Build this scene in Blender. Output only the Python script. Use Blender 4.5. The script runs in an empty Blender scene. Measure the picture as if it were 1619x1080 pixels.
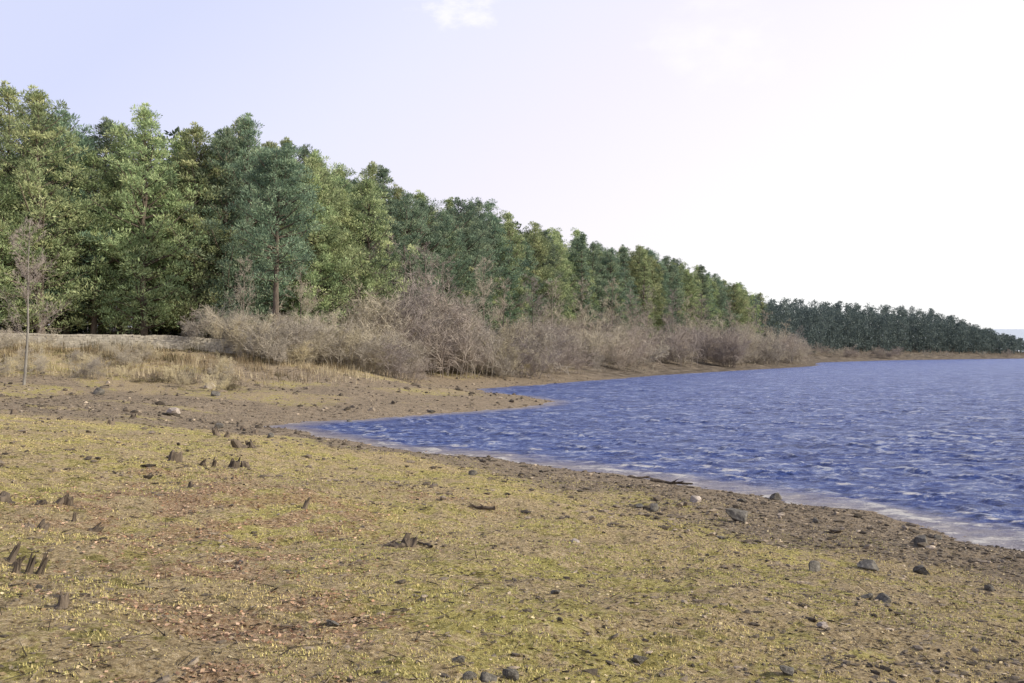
import bpy, math, random
import numpy as np
from mathutils import Vector, Matrix
random.seed(7)
sc = bpy.context.scene
COL = sc.collection
PI = math.pi

# ---------------------------------------------------------------- noise
_T = [np.random.RandomState(100+i).rand(256,256) for i in range(8)]
def vnoise(x,y,seed=0):
    T=_T[seed%8]
    xi=np.floor(x).astype(int); yi=np.floor(y).astype(int)
    fx=x-xi; fy=y-yi
    fx=fx*fx*(3-2*fx); fy=fy*fy*(3-2*fy)
    a=T[xi&255,yi&255]; b=T[(xi+1)&255,yi&255]; c=T[xi&255,(yi+1)&255]; d=T[(xi+1)&255,(yi+1)&255]
    return (a*(1-fx)+b*fx)*(1-fy)+(c*(1-fx)+d*fx)*fy
def fbm(x,y,oct=4,seed=0):
    v=0;a=.5;n=0
    for i in range(oct):
        v=v+a*vnoise(x*2**i+17.3*i,y*2**i+5.1*i,seed+i); n+=a; a*=.5
    return v/n
def sstep(a,b,x):
    t=np.clip((x-a)/(b-a),0,1); return t*t*(3-2*t)

# ---------------------------------------------------------------- land layout (metres)
SHORE=[(400,-420),(60,-45),(35,-14),(22,2),(14.5,12.5),(10.2,19.8),(8.2,24.4),(5.7,28.2),(2.1,32.6),(-2.6,37.9),(-8.6,45),
(-12.3,51),(-11,54.5),(-7.8,58),(-2,65),(1.9,71.5),(3.2,76),(1.5,82),(-2.5,91),(-3.5,99),(1,108),(12.5,131),(25,157),(45,190),
(66,225),(76,245),(82,270),(92,298),(131,350),(175,390),(216,420),(252,442),(262,480),(300,620),(450,950),(800,1250),(1600,1400),(3400,1200),(3400,-800)]
FOREST=[(-300,50),(-120,66),(-70,76),(-40,85),(-21,95),(-6.6,150),(25,207),(63,287),(80,322),(120,372),(165,408),(210,436),(240,455),(255,700),(200,1000),(-900,1000),(-900,60)]
def seg_dist(x,y,pts,closed):
    d=np.full(x.shape,1e9)
    n=len(pts)
    for i in range(n if closed else n-1):
        ax,ay=pts[i]; bx,by=pts[(i+1)%n]
        dx,dy=bx-ax,by-ay
        t=np.clip(((x-ax)*dx+(y-ay)*dy)/(dx*dx+dy*dy),0,1)
        d=np.minimum(d,np.hypot(x-ax-t*dx,y-ay-t*dy))
    return d
def inside(x,y,pts):
    c=np.zeros(x.shape,bool); n=len(pts)
    for i in range(n):
        ax,ay=pts[i]; bx,by=pts[(i+1)%n]
        if ay==by: continue
        cond=((ay>y)!=(by>y)) & (x<(bx-ax)*(y-ay)/(by-ay)+ax)
        c^=cond
    return c
def shore_s(x,y):
    wx=x+ (fbm(x*.25,y*.25,3,2)-.5)*2.2
    wy=y+ (fbm(x*.25+40,y*.25,3,3)-.5)*2.2
    d=seg_dist(wx,wy,SHORE,True)
    return np.where(inside(wx,wy,SHORE),-d,d)
def forest_e(x,y):
    d=seg_dist(x,y,FOREST,True)
    return np.where(inside(x,y,FOREST),d,-d)
def terrain(x,y):
    x=np.asarray(x,float); y=np.asarray(y,float)
    s=shore_s(x,y); e=forest_e(x,y)
    a=(.12-.05*sstep(180,300,y))*s; b=2.6+.004*np.clip(s,0,150); k=4.
    land=-np.log(np.exp(-k*np.clip(a,-1,9))+np.exp(-k*b))/k
    h=np.where(s>0,land,np.maximum(.12*s,-4))
    h=h-.5*sstep(44,58,y)*(1-sstep(70,84,y))*sstep(8,16,s)     # shelf below the bank
    h=h+1.6*sstep(-26,-6,e)*sstep(0,25,s)+.05*np.clip(e,0,70)
    r=np.hypot(x,y)
    h=h+(s>30)*sstep(1150,1900,r)*(16+30*fbm(x*.002,y*.002,3,5))
    amp=sstep(-2,6,s)
    h=h+(fbm(x*.12,y*.12,3,1)-.5)*.4*amp*sstep(12,30,r)
    near=1-sstep(60,160,r)
    h=h+((fbm(x*.33,y*.33,2,3)-.5)*.24*sstep(2,5,r)+(fbm(x*.9,y*.9,3,4)-.5)*.15+(fbm(x*4.5,y*4.5,4,6)-.5)*.09)*near*(.25+.75*amp)
    return h,s,e
def gz(x,y):
    return float(terrain(np.array([x]),np.array([y]))[0][0])

# ---------------------------------------------------------------- mesh helpers
def np_mesh(name,V,F,mat=None,smooth=False,col=None):
    V=np.asarray(V,np.float32); F=np.asarray(F,np.int32)
    me=bpy.data.meshes.new(name)
    k=F.shape[1]; n=F.shape[0]
    me.vertices.add(len(V)); me.vertices.foreach_set('co',V.ravel())
    me.loops.add(n*k); me.loops.foreach_set('vertex_index',F.ravel())
    me.polygons.add(n)
    me.polygons.foreach_set('loop_start',np.arange(0,n*k,k,dtype=np.int32))
    me.polygons.foreach_set('loop_total',np.full(n,k,np.int32))
    me.polygons.foreach_set('use_smooth',np.full(n,smooth))
    me.update(calc_edges=True)
    if col is not None:
        c=np.ones((len(V),4),np.float32); c[:,:3]=col
        at=me.color_attributes.new('Col','FLOAT_COLOR','POINT')
        at.data.foreach_set('color',c.ravel())
    if mat: me.materials.append(mat)
    return me
def obj(name,me,label=None,category=None,kind=None,group=None,parent=None,loc=(0,0,0)):
    o=bpy.data.objects.new(name,me); COL.objects.link(o); o.location=loc
    if label: o['label']=label
    if category: o['category']=category
    if kind: o['kind']=kind
    if group: o['group']=group
    if parent: o.parent=parent
    return o
def norm(v): return v/np.maximum(np.linalg.norm(v,axis=-1,keepdims=True),1e-9)
def prisms(A,B,ra,rb,sides=3):
    n=len(A); D=norm(B-A)
    ref=np.where(np.abs(D[:,2:3])>.9,np.array([[1.,0,0]]),np.array([[0,0,1.]]))
    U=norm(np.cross(D,ref)); W=np.cross(D,U)
    an=np.arange(sides)*2*PI/sides
    ca=np.cos(an)[None,:,None]; sa=np.sin(an)[None,:,None]
    ring=U[:,None,:]*ca+W[:,None,:]*sa
    VA=A[:,None,:]+ring*np.reshape(ra,(-1,1,1)); VB=B[:,None,:]+ring*np.reshape(rb,(-1,1,1))
    V=np.concatenate([VA,VB],1).reshape(-1,3)
    base=(np.arange(n)*2*sides)[:,None,None]
    i=np.arange(sides); j=(i+1)%sides
    q=np.stack([i,j,j+sides,i+sides],1)[None]
    return V,(base+q).reshape(-1,4)
def tube(P,rad,sides=8,ridge=0.,rr=None):
    P=np.asarray(P,float); n=len(P)
    V=[];F=[]
    for i in range(n):
        D=P[min(i+1,n-1)]-P[max(i-1,0)]; D=D/np.linalg.norm(D)
        ref=np.array([1.,0,0]) if abs(D[0])<.8 else np.array([0,1.,0])
        U=np.cross(D,ref);U/=np.linalg.norm(U);W=np.cross(D,U)
        for k in range(sides):
            a=2*PI*k/sides; r=rad[i]*(1+(ridge*(rr.rand()-.5) if rr is not None else 0))
            V.append(P[i]+(U*math.cos(a)+W*math.sin(a))*r)
    for i in range(n-1):
        for k in range(sides):
            F.append((i*sides+k,i*sides+(k+1)%sides,(i+1)*sides+(k+1)%sides,(i+1)*sides+k))
    return np.array(V),np.array(F)
def join(parts):
    V=[];F=[];o=0
    for v,f in parts:
        V.append(v);F.append(f+o);o+=len(v)
    return np.concatenate(V),np.concatenate(F)
def scatter(TV,TF,pos,scale,rz,tilt=None,tiltdir=None,col=None):
    n=len(pos); m=len(TV)
    P=TV[None]*scale[:,None,:]
    if tilt is not None:
        ct=np.cos(tilt)[:,None];st=np.sin(tilt)[:,None]
        y=P[:,:,1]*ct-P[:,:,2]*st; z=P[:,:,1]*st+P[:,:,2]*ct
        P=np.stack([P[:,:,0],y,z],2)
    c=np.cos(rz)[:,None];s=np.sin(rz)[:,None]
    x=P[:,:,0]*c-P[:,:,1]*s; y=P[:,:,0]*s+P[:,:,1]*c
    P=np.stack([x,y,P[:,:,2]],2)+pos[:,None,:]
    F=(TF[None]+(np.arange(n)*m)[:,None,None]).reshape(-1,TF.shape[1])
    C=None if col is None else np.repeat(col,m,0)
    return P.reshape(-1,3),F,C

# ---------------------------------------------------------------- materials
class NT:
    def __init__(s,name):
        s.m=bpy.data.materials.new(name); s.m.use_nodes=True
        s.t=s.m.node_tree; s.t.nodes.clear()
        s.out=s.n('ShaderNodeOutputMaterial')
    def n(s,t,**k):
        nd=s.t.nodes.new(t)
        for a,b in k.items(): setattr(nd,a,b)
        return nd
    def l(s,a,b): s.t.links.new(a,b)
    def noise(s,scale,detail=4,rough=.6,vec=None,dist=0):
        nd=s.n('ShaderNodeTexNoise'); nd.inputs['Scale'].default_value=scale
        nd.inputs['Detail'].default_value=detail; nd.inputs['Roughness'].default_value=rough
        nd.inputs['Distortion'].default_value=dist
        if vec: s.l(vec,nd.inputs['Vector'])
        return nd.outputs['Fac']
    def ramp(s,fac,stops):
        r=s.n('ShaderNodeValToRGB'); s.l(fac,r.inputs[0])
        e=r.color_ramp.elements
        while len(e)<len(stops): e.new(.5)
        for i,(p,c) in enumerate(stops):
            e[i].position=p; e[i].color=(c[0],c[1],c[2],1) if not isinstance(c,(int,float)) else (c,c,c,1)
        return r.outputs[0]
    def mix(s,f,a,b,mode='MIX'):
        m=s.n('ShaderNodeMix',data_type='RGBA',blend_type=mode)
        for sock,v in ((m.inputs[0],f),(m.inputs[6],a),(m.inputs[7],b)):
            if isinstance(v,(int,float)): sock.default_value=v
            elif isinstance(v,tuple): sock.default_value=(v[0],v[1],v[2],1)
            else: s.l(v,sock)
        return m.outputs[2]
    def math(s,op,a,b=0,clamp=False):
        m=s.n('ShaderNodeMath',operation=op); m.use_clamp=clamp
        for sock,v in ((m.inputs[0],a),(m.inputs[1],b)):
            if isinstance(v,(int,float)): sock.default_value=v
            else: s.l(v,sock)
        return m.outputs[0]
    def attr(s):
        a=s.n('ShaderNodeAttribute',attribute_name='Col'); 
        sp=s.n('ShaderNodeSeparateColor'); s.l(a.outputs['Color'],sp.inputs[0])
        return a.outputs['Color'],sp.outputs
    def bump(s,h,strength,dist):
        b=s.n('ShaderNodeBump'); b.inputs['Strength'].default_value=strength; b.inputs['Distance'].default_value=dist
        s.l(h,b.inputs['Height']); return b.outputs[0]
    def bsdf(s,col,rough=.9,spec=.2,normal=None,transl=0):
        p=s.n('ShaderNodeBsdfPrincipled')
        if isinstance(col,tuple): p.inputs['Base Color'].default_value=(*col,1)
        else: s.l(col,p.inputs['Base Color'])
        if isinstance(rough,(int,float)): p.inputs['Roughness'].default_value=rough
        else: s.l(rough,p.inputs['Roughness'])
        p.inputs['Specular IOR Level'].default_value=spec
        if normal: s.l(normal,p.inputs['Normal'])
        o=p.outputs[0]
        if transl:
            tr=s.n('ShaderNodeBsdfTranslucent')
            if isinstance(col,tuple): tr.inputs[0].default_value=(*col,1)
            else: s.l(col,tr.inputs[0])
            mx=s.n('ShaderNodeMixShader'); mx.inputs[0].default_value=transl
            s.l(o,mx.inputs[1]); s.l(tr.outputs[0],mx.inputs[2]); o=mx.outputs[0]
        s.l(o,s.out.inputs[0]); return p

def mat_ground():
    t=NT('ground_soil'); tc=t.n('ShaderNodeTexCoord').outputs['Object']
    _,rgb=t.attr()
    n1=t.noise(.35,5,.6,tc); n2=t.noise(2.6,7,.78,tc); n3=t.noise(20,7,.82,tc)
    vor=t.n('ShaderNodeTexVoronoi'); vor.inputs['Scale'].default_value=16; t.l(tc,vor.inputs['Vector'])
    vsep=t.n('ShaderNodeSeparateColor'); t.l(vor.outputs['Color'],vsep.inputs[0])
    moss=t.ramp(n3,[(.35,(.09,.07,.027)),(.43,(.34,.28,.09)),(.54,(.58,.50,.175)),(.68,(.80,.70,.37))])
    brown=t.ramp(n3,[(.35,(.075,.052,.032)),(.45,(.33,.245,.135)),(.55,(.57,.44,.26)),(.68,(.80,.66,.46))])
    f=t.math('ADD',t.math('MULTIPLY',n1,.8),t.math('MULTIPLY',n2,1.2))
    mm=t.ramp(f,[(.90,0.),(1.13,1.)])
    a=t.mix(mm,moss,brown)
    dark=t.ramp(n2,[(.36,.40),(.45,.92),(.7,1.2)])
    a=t.mix(1.,a,dark,'MULTIPLY')
    grav=t.ramp(vsep.outputs[0],[(.0,(.06,.048,.038)),(.5,(.17,.14,.11)),(.85,(.28,.235,.19)),(1.,(.46,.41,.35))])
    grav=t.mix(t.ramp(n3,[(.42,0.),(.58,1.)]),grav,(.38,.29,.195))
    grav=t.mix(1.,grav,t.ramp(n2,[(.36,.5),(.5,1.),(.7,1.2)]),'MULTIPLY')
    gf=t.ramp(t.math('ADD',rgb[0],t.math('MULTIPLY',t.math('SUBTRACT',n2,.5),1.8)),[(.35,0.),(.65,1.)])
    a=t.mix(gf,a,grav)
    red=t.ramp(n3,[(.35,(.11,.06,.035)),(.48,(.37,.22,.13)),(.62,(.64,.46,.32))])
    rf=t.ramp(t.math('MULTIPLY',rgb[1],t.math('ADD',n2,.25)),[(.22,0.),(.62,.6)])
    a=t.mix(rf,a,red)
    straw=t.ramp(n3,[(.34,(.15,.105,.065)),(.5,(.42,.32,.20)),(.66,(.64,.53,.37))])
    a=t.mix(t.ramp(t.math('ADD',rgb[2],t.math('MULTIPLY',t.math('SUBTRACT',n2,.5),1.4)),[(.3,0.),(.75,1.)]),a,straw)
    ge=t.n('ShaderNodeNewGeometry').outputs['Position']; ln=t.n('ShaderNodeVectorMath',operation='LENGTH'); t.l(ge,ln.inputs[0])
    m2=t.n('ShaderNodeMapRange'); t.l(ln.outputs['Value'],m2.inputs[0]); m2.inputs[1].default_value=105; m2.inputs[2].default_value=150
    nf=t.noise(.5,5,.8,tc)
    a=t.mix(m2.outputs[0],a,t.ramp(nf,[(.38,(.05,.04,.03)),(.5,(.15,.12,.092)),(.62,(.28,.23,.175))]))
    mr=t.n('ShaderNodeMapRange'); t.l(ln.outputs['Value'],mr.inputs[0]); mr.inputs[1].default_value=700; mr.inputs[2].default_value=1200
    a=t.mix(mr.outputs[0],a,(.50,.55,.62))  # pale blue-grey distance haze painted into the far hill colour
    hb=t.math('ADD',n3,t.math('MULTIPLY',vor.outputs['Distance'],-.5))
    hb=t.math('ADD',hb,t.math('MULTIPLY',n2,1.2))
    t.bsdf(a,.95,.15,t.bump(hb,1.,.08)); return t.m

def mat_water():
    t=NT('lake_water'); tc=t.n('ShaderNodeTexCoord').outputs['Object']
    _,rgb=t.attr()   # R: shallow, G: chop height, B: foam
    mp=t.n('ShaderNodeMapping'); t.l(tc,mp.inputs[0]); mp.inputs['Rotation'].default_value=(0,0,.18); mp.inputs['Scale'].default_value=(.65,1.3,1)
    v=mp.outputs[0]
    nb=t.noise(.04,4,.6,v); n1=t.noise(1.2,6,.82,v,.1); n2=t.noise(3.6,5,.82,v,.2); n3=t.noise(9,3,.7,v); n4=t.noise(.36,9,.88,v,.1)
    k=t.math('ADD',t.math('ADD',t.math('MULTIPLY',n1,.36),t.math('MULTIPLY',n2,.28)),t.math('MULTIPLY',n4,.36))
    c=t.ramp(k,[(.435,(.014,.034,.135)),(.475,(.042,.078,.29)),(.51,(.095,.155,.46)),(.54,(.25,.32,.61)),(.575,(.70,.73,.84))])  # ripple sparkle and dark troughs painted into the water colour by noise
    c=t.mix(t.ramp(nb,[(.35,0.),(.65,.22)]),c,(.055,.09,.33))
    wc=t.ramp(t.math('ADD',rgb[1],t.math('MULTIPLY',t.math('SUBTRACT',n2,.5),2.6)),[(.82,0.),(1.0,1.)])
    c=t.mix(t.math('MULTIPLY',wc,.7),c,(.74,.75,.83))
    sh=t.ramp(t.math('ADD',rgb[0],t.math('MULTIPLY',t.math('SUBTRACT',n1,.5),1.6)),[(.3,0.),(1.1,1.)])
    c=t.mix(sh,c,(.44,.38,.39))
    foam=t.ramp(t.math('ADD',rgb[2],t.math('MULTIPLY',t.math('SUBTRACT',n1,.5),3.4)),[(.42,0.),(.75,1.)])
    c=t.mix(t.math('MULTIPLY',foam,.9),c,(.92,.87,.83))
    h=t.math('ADD',t.math('MULTIPLY',n1,1.3),t.math('ADD',n2,t.math('MULTIPLY',n3,.3)))
    h=t.math('ADD',h,t.math('MULTIPLY',n4,2.))
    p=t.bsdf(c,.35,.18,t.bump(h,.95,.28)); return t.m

def mat_leaf(name,c0,c1,c2,transl=.28):
    t=NT(name); _,rgb=t.attr()
    oi=t.n('ShaderNodeObjectInfo').outputs['Random']
    c=t.ramp(rgb[0],[(0,c0),(.5,c1),(1,c2)])
    hs=t.n('ShaderNodeHueSaturation'); t.l(c,hs.inputs['Color'])
    t.l(t.math('ADD',t.math('MULTIPLY',oi,.04),.48),hs.inputs['Hue'])
    t.l(t.math('ADD',t.math('MULTIPLY',oi,.5),.78),hs.inputs['Value'])
    hs.inputs['Saturation'].default_value=.88
    t.bsdf(hs.outputs[0],.6,.3,None,transl); return t.m
def mat_vcol(name,rough=.9,spec=.2,transl=0,nscale=30,amt=.35):
    t=NT(name); c,_=t.attr(); tc=t.n('ShaderNodeTexCoord').outputs['Object']
    n=t.noise(nscale,4,.6,tc)
    f=t.ramp(n,[(.3,1-amt),(.7,1+amt)])
    c=t.mix(1.,c,f,'MULTIPLY'); t.bsdf(c,rough,spec,t.bump(n,.5,.02),transl); return t.m
def mat_bark(name,a,b,scale=9,bd=.03):
    t=NT(name); tc=t.n('ShaderNodeTexCoord').outputs['Object']
    mp=t.n('ShaderNodeMapping'); t.l(tc,mp.inputs[0]); mp.inputs['Scale'].default_value=(1,1,.25)
    n=t.noise(scale,5,.7,mp.outputs[0])
    oi=t.n('ShaderNodeObjectInfo').outputs['Random']
    c=t.ramp(n,[(.3,a),(.7,b)])
    c=t.mix(1.,c,t.ramp(oi,[(0,.7),(1,1.3)]),'MULTIPLY')
    t.bsdf(c,.9,.2,t.bump(n,.8,bd)); return t.m
def mat_twig(name,a,b):
    t=NT(name); oi=t.n('ShaderNodeObjectInfo').outputs['Random']
    _,rgb=t.attr()
    c=t.mix(rgb[0],a,b)
    c=t.mix(1.,c,t.ramp(oi,[(0,(.72,.72,.75)),(.5,(1.,.98,.95)),(1,(1.2,1.18,1.08))]),'MULTIPLY')
    t.bsdf(c,.8,.2); return t.m
def mat_rock(name,a,b,c3):
    t=NT(name); tc=t.n('ShaderNodeTexCoord').outputs['Object']
    n=t.noise(7,6,.7,tc); n2=t.noise(1.6,3,.5,tc)
    c=t.ramp(n,[(.3,a),(.55,b),(.75,c3)]); c=t.mix(1.,c,t.ramp(n2,[(.3,.7),(.7,1.2)]),'MULTIPLY')
    t.bsdf(c,.85,.25,t.bump(n,.7,.03)); return t.m

M_ground=mat_ground(); M_water=mat_water()
M_pine=mat_leaf('pine_needles',(.09,.13,.06),(.275,.34,.14),(.60,.62,.28))
M_pine2=mat_leaf('blue_green_needles',(.052,.092,.065),(.155,.225,.135),(.34,.41,.23))
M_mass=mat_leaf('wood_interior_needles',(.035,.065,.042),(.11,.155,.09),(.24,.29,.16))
M_bark=mat_bark('pine_bark',(.06,.048,.04),(.20,.16,.125))
M_birch=mat_bark('birch_bark',(.20,.18,.155),(.40,.37,.33))
M_gbark=mat_bark('alder_bark',(.10,.085,.07),(.26,.22,.185))
M_twig=mat_twig('bare_twigs',(.225,.20,.165),(.47,.42,.355))
M_twig2=mat_twig('purple_twigs',(.20,.17,.155),(.40,.345,.31))
M_olive=mat_twig('willow_twigs',(.28,.245,.165),(.56,.49,.35))
M_dark=mat_twig('dark_heather',(.07,.06,.035),(.16,.13,.08))
M_rock=mat_rock('dark_stone',(.065,.058,.05),(.155,.14,.12),(.30,.275,.24))
M_pale=mat_rock('pale_stone',(.25,.2,.17),(.42,.36,.32),(.55,.5,.45))
M_wall=mat_vcol('wall_stone',.9,.2,0,6,.25)
M_stump=mat_bark('weathered_stump_wood',(.04,.031,.024),(.21,.165,.125),18,.02)
M_litter=mat_vcol('litter',.85,.15,.1,40,.2)
M_blade=mat_vcol('grass_blades',.7,.2,.25,5,.2)
M_peb=mat_vcol('pebble_stone',.85,.2,0,30,.4)

# ---------------------------------------------------------------- ground sheet
def polar(angles,rings,close):
    A,Rr=np.meshgrid(angles,rings)
    x=Rr*np.sin(A); y=Rr*np.cos(A)
    nr,na=A.shape
    i=np.arange(nr-1)[:,None]; j=np.arange(na if close else na-1)[None]
    j2=(j+1)%na
    F=np.stack([i*na+j,i*na+j2,(i+1)*na+j2,(i+1)*na+j],-1).reshape(-1,4)[:,::-1]
    return x.ravel(),y.ravel(),F
ang=np.radians(np.concatenate([np.linspace(-37,37,540),np.linspace(40,320,90)]))
rings=np.concatenate([np.linspace(.05,2,10)[:-1],np.geomspace(2,26,400)[:-1],np.geomspace(26,150,170)[:-1],np.geomspace(150,4500,80)])
gx,gy,gF=polar(ang,rings,True)
gh,gs,ge=terrain(gx,gy)
LEAF=[(-4.1,13.9,2.1,.95),(-3.6,11.2,1.1,.6),(-2.1,7.6,.8,1),(-3.0,8.6,.8,.8),(-1.3,7.2,.5,.85),(-2.6,10.2,.9,.6),(-1.2,18,1.3,.4),(-5.5,16.5,1.3,.5),(-1.9,5.9,.4,.6),(-1.0,5.6,.3,.5)]
def leafmask(x,y):
    m=np.zeros_like(x)
    for a,b,r,w in LEAF: m=np.maximum(m,w*np.exp(-((x-a)**2+((y-b)/1.25)**2)/r**2))
    return np.clip(m*1.6*(sstep(.40,.64,fbm(x*2.4,y*2.4,4,5))*1.3+.02),0,1)
def zones(x,y,s,e):
    n=fbm(x*.35,y*.35,4,3)
    near=1-sstep(30,46,y)
    g1=(1-sstep(2.5,9.5,s+ (n-.5)*5))
    g2=(.5+.4*sstep(.42,.58,fbm(x*.10,y*.22,3,6)))*(1-near)*(1-sstep(20,32,s))
    rx=sstep(-2,5,x-(y-8)*.10)*.40*near
    grav=np.clip(np.maximum(np.maximum(g1*.95,g2),rx),0,1)
    loc=1-sstep(110,140,y)
    straw=sstep(-22,-14,e)*sstep(10,20,s)*.55*loc
    straw=np.maximum(straw,(1-near)*sstep(14,24,s)*.35*loc)
    straw=np.maximum(straw,sstep(14,30,y)*near*sstep(9,14,s)*.5)
    return grav,leafmask(x,y),straw
g1,g2,g3=zones(gx,gy,gs,ge)
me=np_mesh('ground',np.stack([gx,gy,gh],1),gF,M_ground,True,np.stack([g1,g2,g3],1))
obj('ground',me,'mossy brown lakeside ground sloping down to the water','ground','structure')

# ---------------------------------------------------------------- lake
wang=np.radians(np.concatenate([np.linspace(-22,36,640),np.linspace(37.5,140,60)]))
wr=np.concatenate([np.geomspace(9,420,900)[:-1],np.geomspace(420,3400,40)])
wx,wy,wF=polar(wang,wr,False)
s=shore_s(wx,wy)
r=np.hypot(wx,wy)
wa=wx+(fbm(wx*.5,wy*.5,3,1)-.5)*3; wb=wy+(fbm(wx*.5,wy*.5,3,4)-.5)*3
z=np.zeros_like(wx)
rw=np.random.RandomState(5)
for i in range(14):
    lam=.38*1.12**i; th=math.radians(240+rw.uniform(-42,42)); k=2*PI/lam
    ph=k*(wa*math.cos(th)+wb*math.sin(th))+rw.uniform(0,6)
    A=.0130*lam**.75*rw.uniform(.7,1.2)
    fade=1-sstep(lam/.02*.8,lam/.02*2.8,r)
    mod=.15+1.8*sstep(.35,.75,vnoise(wx/(lam*1.8)+i*9,wy/(lam*1.8),i))
    z+=A*fade*mod*(2*np.abs(np.sin(ph/2))*-1+1.27)
chop=np.clip(.5+z*6.5,0,1)*(1-.3*sstep(60,140,r))
calm=.35+.65*sstep(0,4,-s)
ph=(-s-1.3*fbm(wx*.6,wy*.6,3,2))
br=np.exp(-((ph-.4)/.28)**2)*.04+np.exp(-((ph-1.6)/.3)**2)*.045+np.exp(-((ph-3.1)/.3)**2)*.035
along_=sstep(.40,.58,fbm(wx*.55,wy*.55,3,7))*(1-sstep(40,55,r))
z=z*calm+br*along_
shallow=(1-sstep(0,3.4,-s))*.9*(1-.55*sstep(50,120,r))
foam=np.clip((np.exp(-((-s-.1)/.6)**2)*.45+br*14*(.12+.88*along_))*(1-.4*sstep(35,60,r)),0,1)
V=np.stack([wx,wy,z],1)
keep=(s[wF]<3.5).any(1)
wF=wF[keep]; used=np.unique(wF); mp=-np.ones(len(V),int); mp[used]=np.arange(len(used))
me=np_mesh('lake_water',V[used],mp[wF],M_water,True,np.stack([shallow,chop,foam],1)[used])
obj('lake_water',me,'choppy deep blue lake with small breaking waves','lake','structure')

# ---------------------------------------------------------------- conifers
def blades(C,D,L,W,rr,side=None):
    n=len(C)
    if side is None: side=norm(np.cross(D,norm(rr.normal(size=(n,3)))))
    L=L[:,None];W=W[:,None]
    V=np.stack([C,C+D*L*.55+side*W,C+D*L,C+D*L*.55-side*W],1).reshape(-1,3)
    F=np.arange(n*4).reshape(n,4); return V,F
def clumps(CC,CS,K,rr,Lr,flat=.6,Wr=(.09,.17),up=.35):
    n=len(CC)
    dirs=norm(rr.normal(size=(n,K,3))); dirs[:,:,2]=dirs[:,:,2]*.85+.3; dirs=norm(dirs)
    rad=CS[:,None,None]*rr.uniform(.25,1,(n,K,1))**.7
    pos=CC[:,None,:]+dirs*rad*np.array([1,1,flat])
    tang=norm(np.cross(dirs,norm(rr.normal(size=(n,K,3)))))
    D=norm(tang*.6+dirs*.65+np.array([0,0,up]))
    side=norm(np.cross(dirs,D)+rr.normal(0,.25,(n,K,3)))
    L=rr.uniform(Lr[0],Lr[1],n*K); W=L*rr.uniform(Wr[0],Wr[1],n*K)
    return blades(pos.reshape(-1,3),D.reshape(-1,3),L,W,rr,side.reshape(-1,3))
def make_conifer(seed,H,style):
    rr=np.random.RandomState(seed)
    n=12; zz=np.linspace(-.4,H*.97,n)
    wob=np.cumsum(rr.normal(0,.08 if style!='tall' else .04,(n,2)),0)
    P=np.c_[wob,zz]; rad=.27*(H/18)*(1-zz/H*.92)+.015
    rad[0]*=1.35
    if style=='tall': rad=rad*1.1
    parts=[tube(P,rad,9)]
    if style=='pine': z0=H*rr.uniform(.04,.12); step=.66; Lm=rr.uniform(3.9,4.9); nb=(5,8)
    elif style=='tall': z0=H*.38; step=.6; Lm=3.5; nb=(4,7)
    else: z0=H*.04; step=.52; Lm=3.5; nb=(7,10)
    A=[];B=[];RA=[];RB=[];CC=[];CS=[]
    zc=z0
    while zc<H*.97:
        f=(zc-z0)/(H-z0)
        if style=='spruce': prof=(1-f)**.85*.97+.05
        elif style=='tall': prof=(math.sin(PI*min(1,f*.70+.22))**.7)*.9+.1
        else: prof=(1-f**1.9)**.9*(.68+.32*min(1,f*3.))+.06
        px=np.interp(zc,zz,P[:,0]);py=np.interp(zc,zz,P[:,1])
        k=rr.randint(*nb); a0=rr.rand()*6.28
        if f>.85: k=max(4,k-1)
        if style=='tall' and f>.3: k+=3
        for b in range(k):
            a=a0+b*2*PI/k+rr.normal(0,.4)
            lob=.58+.84*float(vnoise(np.array([math.cos(a)*1.3+5+seed]),np.array([math.sin(a)*1.3+zc*.42+9]),seed)[0])
            if style!='pine': lob=.85+.3*(lob-.55)
            L=Lm*prof*rr.uniform(.65,1.15)*lob
            up=(-.12 if style=='spruce' else rr.uniform(-.05,.55)) + (.55*f if style!='spruce' else .25*f)
            d=np.array([math.cos(a),math.sin(a),up]); d/=np.linalg.norm(d)
            p0=np.array([px,py,zc]); p1=p0+d*L*.55; p2=p1+(d+np.array([0,0,.3]))*L*.45
            rb=.02+.016*L
            A+= [p0,p1];B+=[p1,p2];RA+=[rb,rb*.6];RB+=[rb*.6,rb*.2]
            m=max(1,int(L/.82))
            for q in range(m):
                u=(.38+.62*(q+rr.rand())/m)
                base=p0+(p1-p0)*min(1,u/.55) if u<.55 else p1+(p2-p1)*(u-.55)/.45
                lat=rr.normal(0,.19*L*.5,3); lat[2]*=.5
                CC.append(base+lat); CS.append((rr.uniform(.45,.95) if style!='spruce' else rr.uniform(.3,.55))*(1-.34*f))
        zc+=step*rr.uniform(.5,1.5)
    for q in range(4):
        CC.append(np.array([P[-1,0]+rr.normal(0,.1),P[-1,1],H-.2-.38*q])); CS.append(.2+.13*q)
    CC=np.array(CC);CS=np.array(CS)
    parts.append(prisms(np.array(A),np.array(B),np.array(RA),np.array(RB),4))
    K=72 if style!='spruce' else 48
    nC=len(CC)
    V,F=clumps(CC,CS,K,rr,(.15,.37),.7,(.085,.165),.5)
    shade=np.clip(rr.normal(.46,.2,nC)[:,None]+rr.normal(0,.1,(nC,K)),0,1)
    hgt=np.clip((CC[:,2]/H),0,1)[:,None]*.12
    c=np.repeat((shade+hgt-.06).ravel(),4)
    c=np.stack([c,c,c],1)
    return join(parts),(V,F,c)
pines=[]
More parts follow.
